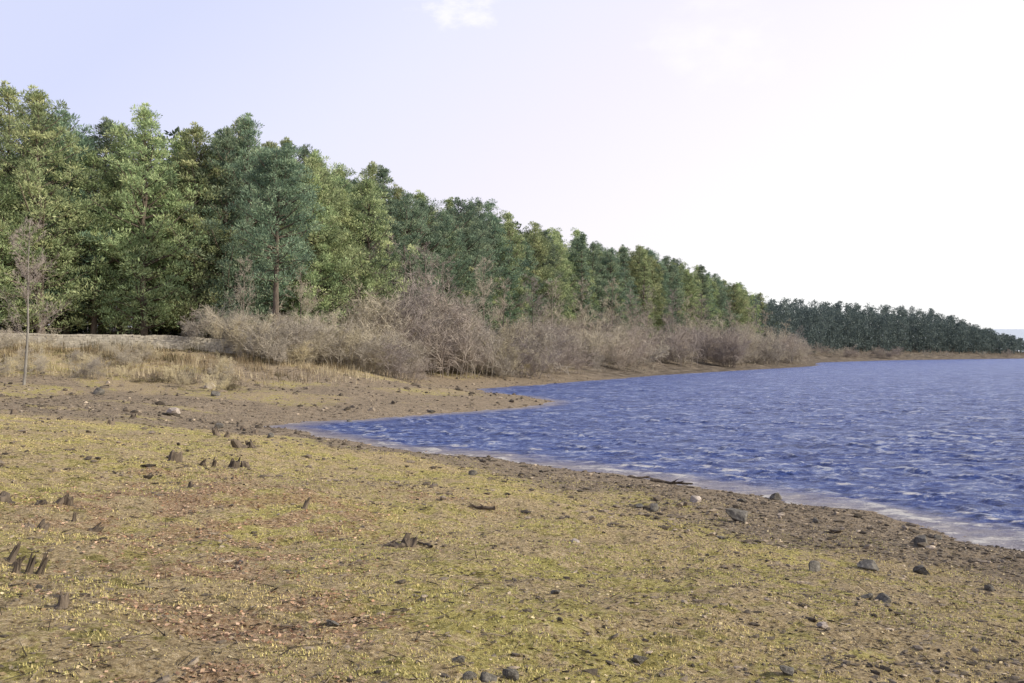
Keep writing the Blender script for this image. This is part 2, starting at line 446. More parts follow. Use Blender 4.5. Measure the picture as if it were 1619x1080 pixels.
for i in range(9):
    style='pine' if i<6 else ('spruce' if i<8 else 'tall')
    tr,(V,F,c)=make_conifer(30+i,[18,18.5,17.5,19,18,17,17.5,18.5,18][i],style)
    mt=np_mesh('conifer_trunk',tr[0],tr[1],M_bark,True)
    leafs={}
    for k,m in (('a',M_pine),('b',M_pine2)):
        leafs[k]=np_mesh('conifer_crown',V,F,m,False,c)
    pines.append((mt,leafs))
def add_tree(name,vi,leafk,x,y,s,rot,label,cat,group,lean=0,h=None):
    z=gz(x,y) if h is None else h
    e=obj(name,None,label,cat,None,group); e.empty_display_size=.5
    e.location=(x,y,z-.1); e.rotation_euler=(lean,0,rot)
    e.scale=(s*random.uniform(.9,1.12),s*random.uniform(.9,1.12),s)
    t=obj('trunk',pines[vi][0],parent=e); c=obj('crown',pines[vi][1][leafk],parent=e)
    return e
EDGE=[(-62,78),(-40,85),(-21,95),(-6.6,150),(25,207),(63,287),(82,330)]
def along(pts,step):
    out=[];carry=0
    for (ax,ay),(bx,by) in zip(pts[:-1],pts[1:]):
        L=math.hypot(bx-ax,by-ay); d=carry
        while d<L:
            out.append((ax+(bx-ax)*d/L,ay+(by-ay)*d/L,-(by-ay)/L,(bx-ax)/L)); d+=step(ax+(bx-ax)*d/L,ay+(by-ay)*d/L)
        carry=d-L
    return out
def grade(y):
    return 1.14+.05*float(sstep(98,125,np.array(y)))*(1-.9*float(sstep(215,300,np.array(y))))-.07*float(sstep(280,320,np.array(y)))
treepos=[]
for row,(off,st,jit) in enumerate([(0,4.3,1.3),(4.5,4.8,1.6),(10,5.6,2),(16,7.0,2.4)]):
    for x,y,nx,ny in along(EDGE,lambda x,y:st*random.uniform(.8,1.2)*(1+.12*(y>200))):
        treepos.append((x+nx*off+random.uniform(-jit,jit),y+ny*off+random.uniform(-jit,jit),row))
treepos=[p for p in treepos if not (p[2]==0 and abs(p[0]/p[1]+.238)<.035)]
treepos=sorted(treepos,key=lambda p:p[1])[:296]
hh=terrain(np.array([p[0] for p in treepos]),np.array([p[1] for p in treepos]))[0]
for (x,y,row),h in zip(treepos,hh):
    if y>185: vi=random.choice([0,1,2,3,4,5,6,7,6,7])
    else: vi=random.choice([0,1,2,3,4,5,0,1,2,3,4,5,7])
    bluish = random.random()<(.25 if y<110 else .5)
    sc_=random.uniform(.87,1.09)*grade(y)
    if row==0: sc_*=.95
    if row>1: sc_*=1.02
    spr=vi in (6,7)
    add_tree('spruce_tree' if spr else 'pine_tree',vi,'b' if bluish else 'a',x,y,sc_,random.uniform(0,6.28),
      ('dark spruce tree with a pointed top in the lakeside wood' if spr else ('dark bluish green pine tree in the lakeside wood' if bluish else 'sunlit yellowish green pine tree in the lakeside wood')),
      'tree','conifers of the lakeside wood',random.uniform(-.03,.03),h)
add_tree('pine_tree',8,'b',-19.6,82.5,.96,1.2,'tall pine with a long bare trunk standing before the wood','tree','conifers of the lakeside wood')
add_tree('pine_tree',3,'b',-25.4,95,1.17,2.2,'dark bluish green pine tree rising above the lakeside wood','tree','conifers of the lakeside wood')

M_far=mat_leaf('hazed_far_needles',(.055,.08,.08),(.105,.14,.125),(.18,.205,.165))  # bluer needle colours, distance haze painted into the far wood
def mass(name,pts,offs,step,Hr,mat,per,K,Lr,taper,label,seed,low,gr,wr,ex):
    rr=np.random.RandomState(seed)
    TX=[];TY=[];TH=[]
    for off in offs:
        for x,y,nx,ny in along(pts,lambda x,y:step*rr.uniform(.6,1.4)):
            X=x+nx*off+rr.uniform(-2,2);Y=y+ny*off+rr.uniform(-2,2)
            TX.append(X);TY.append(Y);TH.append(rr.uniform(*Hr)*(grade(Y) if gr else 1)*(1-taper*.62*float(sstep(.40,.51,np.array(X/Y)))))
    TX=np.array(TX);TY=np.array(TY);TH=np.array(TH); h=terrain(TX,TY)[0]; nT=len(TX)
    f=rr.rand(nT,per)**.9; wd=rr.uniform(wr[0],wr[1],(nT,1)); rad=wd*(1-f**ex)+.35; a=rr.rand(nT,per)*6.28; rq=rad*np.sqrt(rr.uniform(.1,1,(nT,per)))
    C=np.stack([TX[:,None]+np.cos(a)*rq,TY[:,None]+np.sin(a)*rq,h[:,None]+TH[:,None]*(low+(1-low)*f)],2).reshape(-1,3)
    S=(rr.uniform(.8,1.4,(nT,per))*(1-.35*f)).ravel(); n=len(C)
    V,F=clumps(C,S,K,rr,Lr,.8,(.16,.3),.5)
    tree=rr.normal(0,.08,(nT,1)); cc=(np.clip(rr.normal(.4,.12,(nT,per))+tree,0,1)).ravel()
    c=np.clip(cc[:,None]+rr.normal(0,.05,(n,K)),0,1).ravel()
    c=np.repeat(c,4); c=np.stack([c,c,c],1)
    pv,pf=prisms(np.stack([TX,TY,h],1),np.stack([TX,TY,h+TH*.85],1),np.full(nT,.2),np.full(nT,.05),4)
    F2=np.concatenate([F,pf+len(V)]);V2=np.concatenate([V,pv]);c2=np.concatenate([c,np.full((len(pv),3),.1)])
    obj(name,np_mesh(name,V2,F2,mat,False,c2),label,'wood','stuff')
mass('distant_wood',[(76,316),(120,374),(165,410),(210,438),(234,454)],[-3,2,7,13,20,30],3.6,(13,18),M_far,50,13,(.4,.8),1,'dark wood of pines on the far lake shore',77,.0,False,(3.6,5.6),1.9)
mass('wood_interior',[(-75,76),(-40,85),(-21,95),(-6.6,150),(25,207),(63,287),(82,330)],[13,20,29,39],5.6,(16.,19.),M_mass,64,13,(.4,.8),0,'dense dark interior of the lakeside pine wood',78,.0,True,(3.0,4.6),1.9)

# ---------------------------------------------------------------- bare shrubs and bare trees
def grow(rr,P,D,L,Rd,levels,up=.15,curve0=.16):
    segs=[]
    def add(P,D,L,Rd,curve):
        q=P; rds=[1,.75,.5,.22]; pts=[P]
        d=D
        for i in range(3):
            nq=q+d*L[:,None]/3
            segs.append((q,nq,Rd*rds[i],Rd*rds[i+1])); q=nq; pts.append(q)
            d=norm(d+rr.normal(0,curve,d.shape)+np.array([0,0,up*.5]))
        return pts
    pts=add(P,D,L,Rd,curve0)
    for li,(k,ratio,spread) in enumerate(levels):
        n=len(P)
        f=rr.uniform(.2,1,(n,k)) ; idx=np.clip((f*3).astype(int),0,2); fr=f*3-idx
        pa=np.stack(pts,1)
        ar=np.arange(n)[:,None]
        a=pa[ar,idx];b=pa[ar,idx+1]
        nP=(a+(b-a)*fr[...,None]).reshape(-1,3)
        pd=norm(b-a).reshape(-1,3)
        nD=norm(pd+rr.normal(0,spread,pd.shape)+np.array([0,0,up]))
        nL=np.repeat(L,k)*ratio*rr.uniform(.6,1.3,n*k)*(1.15-.45*f.ravel())
        nR=np.maximum(np.repeat(Rd,k)*.5,.007)
        P,D,L,Rd=nP,nD,nL,nR
        if li<len(levels)-1: pts=add(P,D,L,Rd,.16)
        else: segs.append((P,P+D*L[:,None],Rd,Rd*.5))
    return segs
def seg_mesh(name,segs,mat,rr,wmin=.0):
    A=np.concatenate([s[0] for s in segs]);B=np.concatenate([s[1] for s in segs])
    ra=np.maximum(np.concatenate([s[2] for s in segs]),wmin);rb=np.maximum(np.concatenate([s[3] for s in segs]),wmin*.6)
    V,F=prisms(A,B,ra,rb,3)
    c=np.clip(np.repeat(rr.rand(len(A)),6)*.6+.4*(np.repeat(ra,6)<.012)-.3*(np.repeat(ra,6)>.018),0,1)
    return np_mesh(name,V,F,mat,False,np.stack([c,c,c],1))
shrubs=[]
for i in range(8):
    rr=np.random.RandomState(200+i)
    n=[9,12,7,10,9,13,8,10][i]
    base=np.c_[rr.normal(0,.6,(n,2)),np.full(n,-.1)]
    out=norm(np.c_[base[:,:2],np.zeros(n)])
    D=norm(out*rr.uniform(.0,.5,(n,1))+rr.normal(0,.12,(n,3))+np.array([0,0,1]))
    L=rr.uniform(1.9,3.7,n)
    segs=grow(rr,base,D,L,np.full(n,.022),[(8,.44,.65),(8,.55,.75),(6,.6,.8)],.12,.22)
    mats=[M_twig,M_twig2,M_olive,M_dark]
    V=seg_mesh('bare_shrub',segs,mats[0],rr,.007)
    row=[V]
    for m in mats[1:]:
        w=V.copy(); w.materials[0]=m; row.append(w)
    shrubs.append(row)
def add_shrub(x,y,s,mi,label,wide=1.):
    v=random.randrange(8)
    o=obj('bare_shrub',shrubs[v][mi],label,'shrub',None,'bare shrubs along the shore')
    o.location=(x,y,gz(x,y)-.05); o.rotation_euler=(0,0,random.uniform(0,6.28)); o.scale=(s*wide,s*wide,s)
LB=['leafless grey brown shrub at the edge of the wood','leafless purplish brown alder shrub near the shore','leafless golden tan willow shrub near the shore','low dark heather clump in dry grass']
rs=random.Random(5)
for t0,t1,d0,d1,n,s0,s1,mix in [
   (-.52,-.28,64,77,30,.2,.42,[0,2,0]),
   (-.43,-.22,64,70,6,.12,.18,[3]),
   (-.32,-.20,77,88,18,.4,1.05,[2,0,0,0]),
   (-.25,-.15,84,92,10,.8,1.25,[2,0,0]),
   (-.20,-.04,88,98,16,.5,1.1,[0,1,0,0]),
   (-.17,-.05,98,120,22,1.3,2.3,[1,1,1,0]),
   (-.06,.03,108,142,24,.7,1.7,[0,1,1,0,2]),
   (.0,.10,128,172,28,.7,1.7,[0,1,1,0]),
   (.07,.17,150,190,30,.8,2.0,[0,1,0,1]),
   (.15,.24,188,240,32,.8,2.0,[0,1,1,0]),
   (.22,.305,215,285,36,.8,1.9,[0,1,1,0]),
   (.275,.50,350,425,34,.5,1.1,[1,1,0])]:
    for i in range(n):
        for _ in range(60):
            t=rs.uniform(t0,t1)
            d=rs.uniform(d0,d1) if t1<.4 else (325+(t-.275)*390+rs.uniform(-8,14))
            x=t*d
            hh_,s_,e_=terrain(np.array([x]),np.array([d]))
            if s_[0]>(6 if d<104 else 4.) and e_[0]<6 and (d<122 or s_[0]<21): break
        else: continue
        mi=rs.choice(mix); add_shrub(x,d,rs.uniform(s0,s1),mi,LB[mi],rs.uniform(1.0,1.35) if mi<3 else rs.uniform(2.2,3.2))
bares=[]
for i in range(4):
    rr=np.random.RandomState(300+i)
    H=10.
    zz=np.linspace(-.3,H,9); P=np.c_[np.cumsum(rr.normal(0,.05,(9,2)),0),zz]
    trk=tube(P,.085*(1-zz/H*.9)+.01,8)
    n=30; f=np.sort(rr.uniform(.22,.98,n)); base=np.stack([np.interp(f*H,zz,P[:,k]) for k in range(3)],1)
    a=rr.rand(n)*6.28
    D=norm(np.c_[np.cos(a),np.sin(a),rr.uniform(.4,1.3,n)])
    L=rr.uniform(1.4,3.0,n)*(1.15-f*.75)
    segs=grow(rr,base,D,L,np.full(n,.015),[(6,.5,.5),(5,.55,.6),(4,.6,.6)])
    bares.append(([np_mesh('bare_trunk',*trk,m,True) for m in (M_birch,M_gbark)],[seg_mesh('bare_crown',segs,m,rr,.005) for m in (M_twig,M_twig2)]))
def add_bare(x,y,s,k=0,label='slender leafless alder tree at the edge of the wood',b=1,v=None):
    v=random.randrange(4) if v is None else v
    e=obj('bare_tree',None,label,'tree',None,'leafless trees along the wood'); e.location=(x,y,gz(x,y)); e.rotation_euler=(0,0,random.uniform(0,6.28)); e.scale=(s,s,s)
    obj('trunk',bares[v][0][b],parent=e); obj('crown',bares[v][1][k],parent=e)
add_bare(-29.6,60.5,1.0,1,'slender leafless birch with a pale trunk standing in dry grass',0)
for t,d,s,k in [(-.145,108,1.25,1),(-.125,114,1.4,1),(-.10,110,1.3,1),(-.085,118,1.35,1),(-.07,122,1.2,1),(-.21,92,.95,0),(-.27,88,.8,0),(-.03,134,1.3,0),(-.01,140,1.1,1),(.02,146,1.2,1),(.04,155,1.15,1),(.07,166,1.2,0),(.1,180,1.35,0),(.12,184,1.2,1),(.135,195,1.3,0),(.16,212,1.3,1),(.175,220,1.2,0),(.19,232,1.3,1),(.22,245,1.3,0),(.24,250,1.2,1),(.255,258,1.2,1),(.275,258,1.1,0),(.29,262,1.,1)]:
    add_bare(t*d,d,s,k)

# ---------------------------------------------------------------- dry stone wall
def stone_wall():
    rr=np.random.RandomState(9); bx=np.array([[-.5,-.5,-.5],[.5,-.5,-.5],[.5,.5,-.5],[-.5,.5,-.5],[-.5,-.5,.5],[.5,-.5,.5],[.5,.5,.5],[-.5,.5,.5]])*.98
    bf=np.array([[0,3,2,1],[4,5,6,7],[0,1,5,4],[1,2,6,5],[2,3,7,6],[3,0,4,7]])
    a=np.array([-66.,74.]);b=np.array([-22.0,81.5]);L=np.linalg.norm(b-a);d=(b-a)/L;ang=math.atan2(d[1],d[0])
    pos=[];scl=[];cols=[]
    NC=6
    xs=np.linspace(0,L,200); base=terrain(a[0]+d[0]*xs,a[1]+d[1]*xs)[0]
    for c in range(NC+1):
        u=rr.rand()*.3
        while u<L:
            w=rr.uniform(.22,.55); hgt=.172 if c<NC else .18
            z=np.interp(u,xs,base)-.1+.165*c+.08+(.01 if c==NC else 0)
            for side in ((-.13,.13) if c<NC else (0,)):
                pos.append((a[0]+d[0]*(u+w/2)-d[1]*side*1.1,a[1]+d[1]*(u+w/2)+d[0]*side*1.1,z+rr.normal(0,.006)))
                scl.append((w*.98,(.27 if c<NC else .56)*rr.uniform(.94,1.06),hgt*rr.uniform(.9,1.02)))
                g=rr.uniform(.36,.5); cols.append((g,g*.90,g*.73))
            u+=w
    n=len(pos)
    V,F,C=scatter(bx,bf,np.array(pos),np.array(scl),np.full(n,ang)+rr.normal(0,.03,n),None,None,np.array(cols))
    V=V+rr.normal(0,.010,V.shape)
    obj('stone_wall',np_mesh('stone_wall',V,F,M_wall,False,C),'low beige dry stone wall in front of the pine wood','wall')
stone_wall()

# ---------------------------------------------------------------- rocks, stumps, driftwood
import bmesh
def rock_mesh(seed,mat,sx=1,sy=1,sz=.7):
    rr=np.random.RandomState(seed); bm=bmesh.new(); bmesh.ops.create_icosphere(bm,subdivisions=4,radius=.5)
    pl=[(norm(rr.normal(size=3)),rr.uniform(.2,.38)) for _ in range(10)]
    for v in bm.verts:
        p=np.array(v.co)
        for nn,dd in pl:
            k=p.dot(nn)-dd
            if k>0: p=p-nn*k*.97
        q=p*6
        p=p*(1+.16*(fbm(np.array([q[0]+q[2]+seed]),np.array([q[1]-q[2]]),4,seed)[0]-.5))
        v.co=Vector((p[0]*sx*1.2,p[1]*sy*1.2,p[2]*sz*1.2))
    me=bpy.data.meshes.new('rock'); bm.to_mesh(me); bm.free(); me.materials.append(mat)
    return me
RM=[rock_mesh(s,M_rock,1,.8,z) for s,z in ((1,.9),(2,.6),(3,.65),(4,.45),(5,.85))]; RP=[rock_mesh(s,M_pale,1,.8,.55) for s in (6,7)]
def rock(x,y,s,v=0,pale=False,label='dark weathered stone lying on mossy ground',sink=.12):
    o=obj('rock',(RP if pale else RM)[v],label,'rock',None,'stones scattered on the shore')
    o.location=(x,y,gz(x,y)+s*(.5*.55-sink)); o.scale=(s,s,s); o.rotation_euler=(random.uniform(-.2,.2),random.uniform(-.2,.2),random.uniform(0,6.28))
rock(4.5,19.8,.5,0,label='large dark rounded boulder near the water line',sink=-.02)
for x,y,s,v,pl,lb in [(7.0,26.6,.42,2,False,'dark wet stone at the water edge'),(4.18,22.7,.34,0,True,'flat pale stone on dark gravel'),(2.93,20.5,.3,1,False,None),(2.7,20.9,.22,3,False,None),
  (7.5,18.2,.32,4,False,'dark rounded stone on the gravel beach'),(4.0,13.2,.25,1,False,None),(5.2,14.5,.34,3,False,'long flat dark stone on gravel'),(4.16,11.1,.22,2,False,None),(4.0,11.25,.18,3,False,None),(5.97,14.5,.24,1,False,None),
  (1.96,7.1,.12,0,False,None),(-.14,6.24,.14,2,False,'dark angular stone in a small heap'),(-.02,6.35,.11,4,False,'dark angular stone in a small heap'),(-.26,6.15,.10,1,False,'dark angular stone in a small heap'),(-.36,6.65,.12,3,False,None),
  (.9,14.2,.16,0,True,None),(.19,6.05,.09,1,False,None),(.91,7.2,.16,3,False,None),(2.8,9,.12,1,True,None),(-1.29,7.13,.12,3,False,None),(-17.3,51,.8,1,True,'pale pinkish boulder on the brown beach'),
  (-20,66,1.0,0,True,'pale boulder on the brown beach'),(-18.4,62,.7,2,False,None),(-25,60,.8,1,False,None),(5.6,24.3,.24,3,False,None),(8.9,20.8,.2,2,False,None),(6.5,21.4,.2,1,False,None),(3.4,16.3,.14,3,False,None),
  (.4,9.1,.10,3,False,None),(4.9,9.4,.12,1,False,None),(-8,33,.35,1,False,None),(-12.6,43,.4,4,False,None),(-1,25,.24,1,False,None),(6.2,13.,.14,4,False,None),(4.6,8.6,.10,2,False,None),(-9,55,.5,1,False,None),(-5,62,.5,3,False,None)]:
    rock(x,y,s,v,pl,lb or ('pale stone lying on mossy ground' if pl else 'dark weathered stone lying on mossy ground'))
def stump_mesh(seed,h,r,jag=.4,sides=14,hollow=True):
    rr=np.random.RandomState(seed); V=[];F=[]
    lev=[-.15,0,.12,.35,.65,.9]
    prof=[1.7,1.45,1.12,1,.95,.9]
    top=1-jag*np.abs(fbm(np.arange(sides)*.8,np.zeros(sides)+seed,2,seed)*2-.4)-jag*.5*rr.rand(sides)
    ridge=1+.16*np.sin(np.arange(sides)*2*PI/sides*5+seed)+rr.normal(0,.06,sides)
    for li,(l,p) in enumerate(zip(lev,prof)):
        for k in range(sides):
            a=2*PI*k/sides; rk=r*(1+(p*ridge[k]-1) if li<3 else p*(1+(ridge[k]-1)*.6))*rr.uniform(.95,1.05)
            zz=l*h*(top[k] if l>0 else 1)
            V.append((rk*math.cos(a),rk*math.sin(a),zz))
    for k in range(sides):
        a=2*PI*k/sides; V.append((r*.72*math.cos(a),r*.72*math.sin(a),h*top[k]*1.0+rr.normal(0,.02)*h))
    for k in range(sides):
        a=2*PI*k/sides; V.append((r*.3*math.cos(a),r*.3*math.sin(a),h*(.45+.15*rr.rand())))
    n=len(lev)+2
    for i in range(n-1):
        for k in range(sides): F.append((i*sides+k,i*sides+(k+1)%sides,(i+1)*sides+(k+1)%sides,(i+1)*sides+k))
    me=bpy.data.meshes.new('tree_stump'); me.from_pydata([tuple(v) for v in V],[],F+[tuple(range((n-1)*sides,n*sides))]); me.materials.append(M_stump); me.update()
    return me
def stump(x,y,h,r,lean=(0,0),jag=.4,label='weathered dark tree stump sticking out of mossy ground',seed=None):
    sd=seed or int(abs(x*37+y*91))%500
    o=obj('tree_stump',stump_mesh(sd,h,r*.92,jag),label,'stump',None,'old stumps on the drained shore')
    o.location=(x,y,gz(x,y)-.01); o.rotation_euler=(lean[0],lean[1],random.uniform(-.5,.5))
LS='leaning split stump of dark rotten wood'
for x,y,h,r,l,j,lb in [(-6.5,19.2,.32,.14,(0,.15),.3,'thick upright grey tree stump on mossy ground'),(-6.2,19.9,.22,.08,(.1,.7),.6,LS),(-5.98,19.9,.34,.05,(.2,.3),.6,LS),(-5.8,20.8,.26,.11,(0,.2),.4,None),(-5.7,21.3,.24,.1,(0,-.2),.5,None),
  (-6.85,25.1,.4,.12,(0,-.6),.5,'dark tree stump leaning over on the slope'),(-6.6,25.2,.34,.09,(.2,-.3),.6,LS),(-8.8,29.8,.42,.1,(.1,-.3),.5,None),(-8.6,30,.34,.08,(0,.3),.6,LS),(-11.6,43,.35,.15,(0,.1),.4,None),(-10.6,41,.25,.15,(0,0),.4,None),(-8.2,40.5,.2,.2,(0,0),.4,None),
  (-6.5,12.7,.14,.12,(0,0),.4,None),(-5.8,12.75,.2,.05,(0,.6),.6,LS),(-5.7,12.8,.2,.06,(.2,.2),.5,None),(-5.95,12.6,.12,.05,(0,.9),.5,LS),(-5.2,11,.2,.06,(0,.5),.6,LS),(-5.3,10.95,.12,.07,(0,.1),.5,None),(-4.9,11.7,.15,.05,(0,.8),.5,LS),(-5.27,12,.17,.025,(0,.1),.5,None),
  (-2.98,14.3,.24,.035,(0,.35),.6,'thin leaning stump of rotten wood'),(-4.1,8.45,.26,.03,(0,.25),.6,'thin split stake of dark rotten wood'),(-4.03,8.5,.28,.028,(0,.42),.6,'thin split stake of dark rotten wood'),(-4.18,8.4,.17,.028,(.1,.2),.6,'thin split stake of dark rotten wood'),
  (-4.43,8.8,.24,.03,(0,.4),.6,LS),(-4.35,8.7,.2,.03,(0,.7),.6,LS),(-4.5,8.65,.2,.025,(0,-.2),.6,LS),(-3.17,7.05,.13,.04,(0,.1),.4,'small grey stump on mossy ground'),(-4.94,15.4,.14,.07,(0,.1),.5,None),
  (-1.3,12.45,.2,.10,(0,.3),.6,'low dark stump with torn roots and earth'),(-1.45,12.4,.09,.14,(0,.1),.6,'low dark stump with torn roots and earth'),(-14.5,36,.3,.14,(0,0),.4,None),(-16,42,.3,.12,(0,.3),.5,None),(-19,38,.25,.12,(0,0),.4,None)]:
    stump(x,y,h,r,l,j,lb or 'weathered dark tree stump sticking out of mossy ground')
def stick(x,y,L,r,rot,seed,label='piece of dark driftwood lying on the shore',forks=2):
    rr=np.random.RandomState(seed); n=7
    xs=np.linspace(-L/2,L/2,n); P=np.c_[xs,np.cumsum(rr.normal(0,.035*L,n)),np.abs(rr.normal(0,.02*L,n))+r*.7]
    parts=[tube(P,r*np.linspace(1,.35,n)*rr.uniform(.85,1.15,n),7,.3,rr)]
    for f in range(forks):
        i=rr.randint(1,n-2); d=np.array([rr.uniform(.3,.9),rr.uniform(-1,1),rr.uniform(.1,.7)]); q=np.array([P[i],P[i]+d*L*.12,P[i]+d*L*.28])
        parts.append(tube(q,[r*.6,r*.4,r*.15],6,.3,rr))
    V,F=join(parts); o=obj('driftwood',np_mesh('driftwood',V,F,M_stump,True),label,'driftwood',None,'driftwood pieces on the shore')
    o.location=(x,y,gz(x,y)); o.rotation_euler=(0,0,rot)
for i,(x,y,L,r,ro) in enumerate([(-.54,17,.5,.035,2.9),(-1.6,12.4,.45,.03,.4),(-1.1,12.5,.35,.025,2.2),(4.7,29.2,1.3,.06,-.5),(3.9,30.2,.8,.05,-.3),(3.87,7.7,.35,.02,.3),(-2.4,6.2,.3,.010,.8),(2.9,20.6,.45,.04,.6),(-3.1,9.5,.3,.012,.2),(1.5,9.8,.3,.012,1.2),(5.5,16.5,.4,.02,.2)]):
    stick(x,y,L,r,ro,60+i)

# ---------------------------------------------------------------- ground cover
def ico(sub=1):
    bm=bmesh.new(); bmesh.ops.create_icosphere(bm,subdivisions=sub,radius=.5)
    V=np.array([v.co[:] for v in bm.verts]);F=np.array([[v.index for v in f.verts] for f in bm.faces]); bm.free(); return V,F
def sample(n,y0,y1,p,tw=.62,seed=0):
    rr=np.random.RandomState(seed); u=rr.rand(n)
    y=(y0**p+(y1**p-y0**p)*u)**(1/p); x=y*rr.uniform(-tw,tw,n)
    return x,y,rr
IV,IF=ico(1)
Vs=[];Fs=[];Cs=[];o=0
for k,(n,y0,y1,p,s0) in enumerate([(90000,3.2,26,.9,.014),(38000,16,60,1.,.034),(14000,45,130,1.,.09)]):
    x,y,rr=sample(n,y0,y1,p,.62,40+k)
    h,s,e=terrain(x,y)
    gm,lm,st=zones(x,y,s,e)
    cl=fbm(x*1.1,y*1.1,3,2)
    pr=np.clip(gm*1.2+.07+ .5*sstep(.53,.65,cl),0,1)*(s>-.3)*(st<.9)
    ok=rr.rand(n)<pr; x,y,h,s=x[ok],y[ok],h[ok],s[ok]; n=len(x)
    sz=s0*np.exp(rr.normal(0,.7,n)); sz=np.minimum(sz,s0*5.5)
    TV=IV*(1+rr.normal(0,.22,(len(IV),1)))
    scl=np.stack([sz*rr.uniform(.8,1.7,n),sz*rr.uniform(.5,1.1,n),sz*rr.uniform(.3,.8,n)],1)
    g=np.clip(rr.lognormal(-2.15,.5,n),.03,.36); pk=rr.rand(n)<.015; g[pk]=rr.uniform(.3,.45,pk.sum())
    col=np.stack([g*1.16,g*.93,g*.70],1)
    V,F,C=scatter(TV,IF,np.stack([x,y,h+sz*.08],1),scl,rr.rand(n)*6.28,rr.normal(0,.25,n),None,col)
    Vs.append(V);Fs.append(F+o);Cs.append(C);o+=len(V)
obj('pebbles',np_mesh('pebbles',np.concatenate(Vs),np.concatenate(Fs),M_peb,False,np.concatenate(Cs)),'small dark stones and pebbles strewn over the shore','pebbles','stuff')
LV=np.array([[-.5,0,0],[0,-.3,.06],[.5,0,.16],[0,.3,.1],[-.2,.22,.12],[-.2,-.22,.03]]);LF=np.array([[0,5,1],[0,1,2],[0,2,3],[0,3,4]])
x,y,rr=sample(170000,3.0,28,.9,.62,51); h,s,e=terrain(x,y); lm=leafmask(x,y)
cl=fbm(x*2.2,y*2.2,3,1)
ok=(rr.rand(len(x))<np.clip(sstep(.1,.75,lm)*.65+.07+.2*sstep(.54,.68,cl),0,1))&(s>1.5)
x,y,h,lm=x[ok],y[ok],h[ok],lm[ok];n=len(x)
sz=rr.uniform(.012,.042,n)*(1+.02*y)
hue=rr.rand(n)[:,None]; rd=((lm>.1)&(rr.rand(n)<.75))[:,None]
c=np.where(rd,np.array([.29,.155,.09])*(1-hue)+np.array([.60,.42,.29])*hue,np.array([.22,.15,.08])*(1-hue)+np.array([.58,.48,.30])*hue)*rr.uniform(.45,1.3,(n,1))
V,F,C=scatter(LV,LF,np.stack([x,y,h+.006],1),np.stack([sz,sz,sz*rr.uniform(.5,2,n)],1),rr.rand(n)*6.28,rr.normal(0,.5,n),None,c)
obj('dead_leaves',np_mesh('dead_leaves',V,F,M_litter,False,C),'reddish brown dead leaves strewn over moss','leaves','stuff')
BV=np.array([[-.5,0,0],[.5,0,0],[.1,.25,1.]]);BF=np.array([[0,1,2]])
x,y,rr=sample(560000,3.0,34,.6,.62,52); h,s,e=terrain(x,y); gm,lm,st=zones(x,y,s,e)
cl=.5*fbm(x*1.1,y*1.1,4,4)+.5*fbm(x*5,y*5,3,1)
ok=(rr.rand(len(x))<np.clip(sstep(.42,.57,cl)*.9+.08,0,1)*(1-gm*.75)*(1-lm*.85))&(s>3)
x,y,h,cl=x[ok],y[ok],h[ok],cl[ok];n=len(x)
L=rr.uniform(.006,.018,n)*(1+.03*y)*(.7+.6*(cl>.54)); W=rr.uniform(.004,.008,n)*(1+.09*y)
grn=np.clip(fbm(x*.5,y*.5,3,6)*1.6-.46+rr.normal(0,.25,n),0,1)[:,None]
c=(np.array([.68,.55,.26])*(1-grn)+np.array([.46,.46,.145])*grn)*rr.uniform(.5,1.25,(n,1))
V,F,C=scatter(BV,BF,np.stack([x,y,h-.002],1),np.stack([W,L,L],1),rr.rand(n)*6.28,rr.normal(0,.7,n),None,c)
obj('short_grass',np_mesh('short_grass',V,F,M_blade,False,C),'short yellow green moss and grass on the shore','grass','stuff')
x,y,rr=sample(7500,3.2,30,.9,.62,53);h,s,e=terrain(x,y);ok=s>0.5;x,y,h=x[ok],y[ok],h[ok];n=len(x)
a=rr.rand(n)*6.28;L=rr.uniform(.03,.18,n);d=np.stack([np.cos(a)*L,np.sin(a)*L,rr.normal(.1,.2,n)*L],1)
A=np.stack([x,y,h+.006],1);V,F=prisms(A,A+d,rr.uniform(.0015,.006,n),np.full(n,.001),4)
c=np.repeat(rr.choice([.05,.08,.25],n),8)[:,None]*np.array([1,.8,.6])
obj('fallen_twigs',np_mesh('fallen_twigs',V,F,M_litter,False,c),'small fallen twigs on the ground','twigs','stuff')
x,y,rr=sample(340000,56,130,1.1,.62,54)
ok=(x/y<.02); x,y=x[ok],y[ok]
h,s,e=terrain(x,y)
cl=.6*fbm(x*.35,y*.5,4,2)+.4*fbm(x*1.5,y*1.5,2,3)
lo=sstep(.38,.52,cl)
ok=(rr.rand(len(x))<lo*sstep(-24,-16,e)*(e<4))&(s>13)
x,y,h,cl,e=x[ok],y[ok],h[ok],cl[ok],e[ok];n=len(x)
L=rr.uniform(.25,.85,n)*(.35+.9*sstep(.43,.62,cl)); W=rr.uniform(.025,.055,n)
tone=(fbm(x*.3+50,y*.3,4,5)[:,None]-.5)*1.6+.52+rr.normal(0,.07,(n,1))
c=np.where(tone>.74,np.array([.12,.10,.05]),np.where(tone>.5,np.array([.30,.23,.14]),np.array([.54,.45,.30])))*rr.uniform(.6,1.2,(n,1))
V,F,C=scatter(BV,BF,np.stack([x,y,h-.02],1),np.stack([W,L*.5,L],1),rr.rand(n)*6.28,rr.normal(0,.35,n),None,c)
obj('dry_grass',np_mesh('dry_grass',V,F,M_blade,False,C),'rough dry grass on the bank below the wood','grass','stuff')

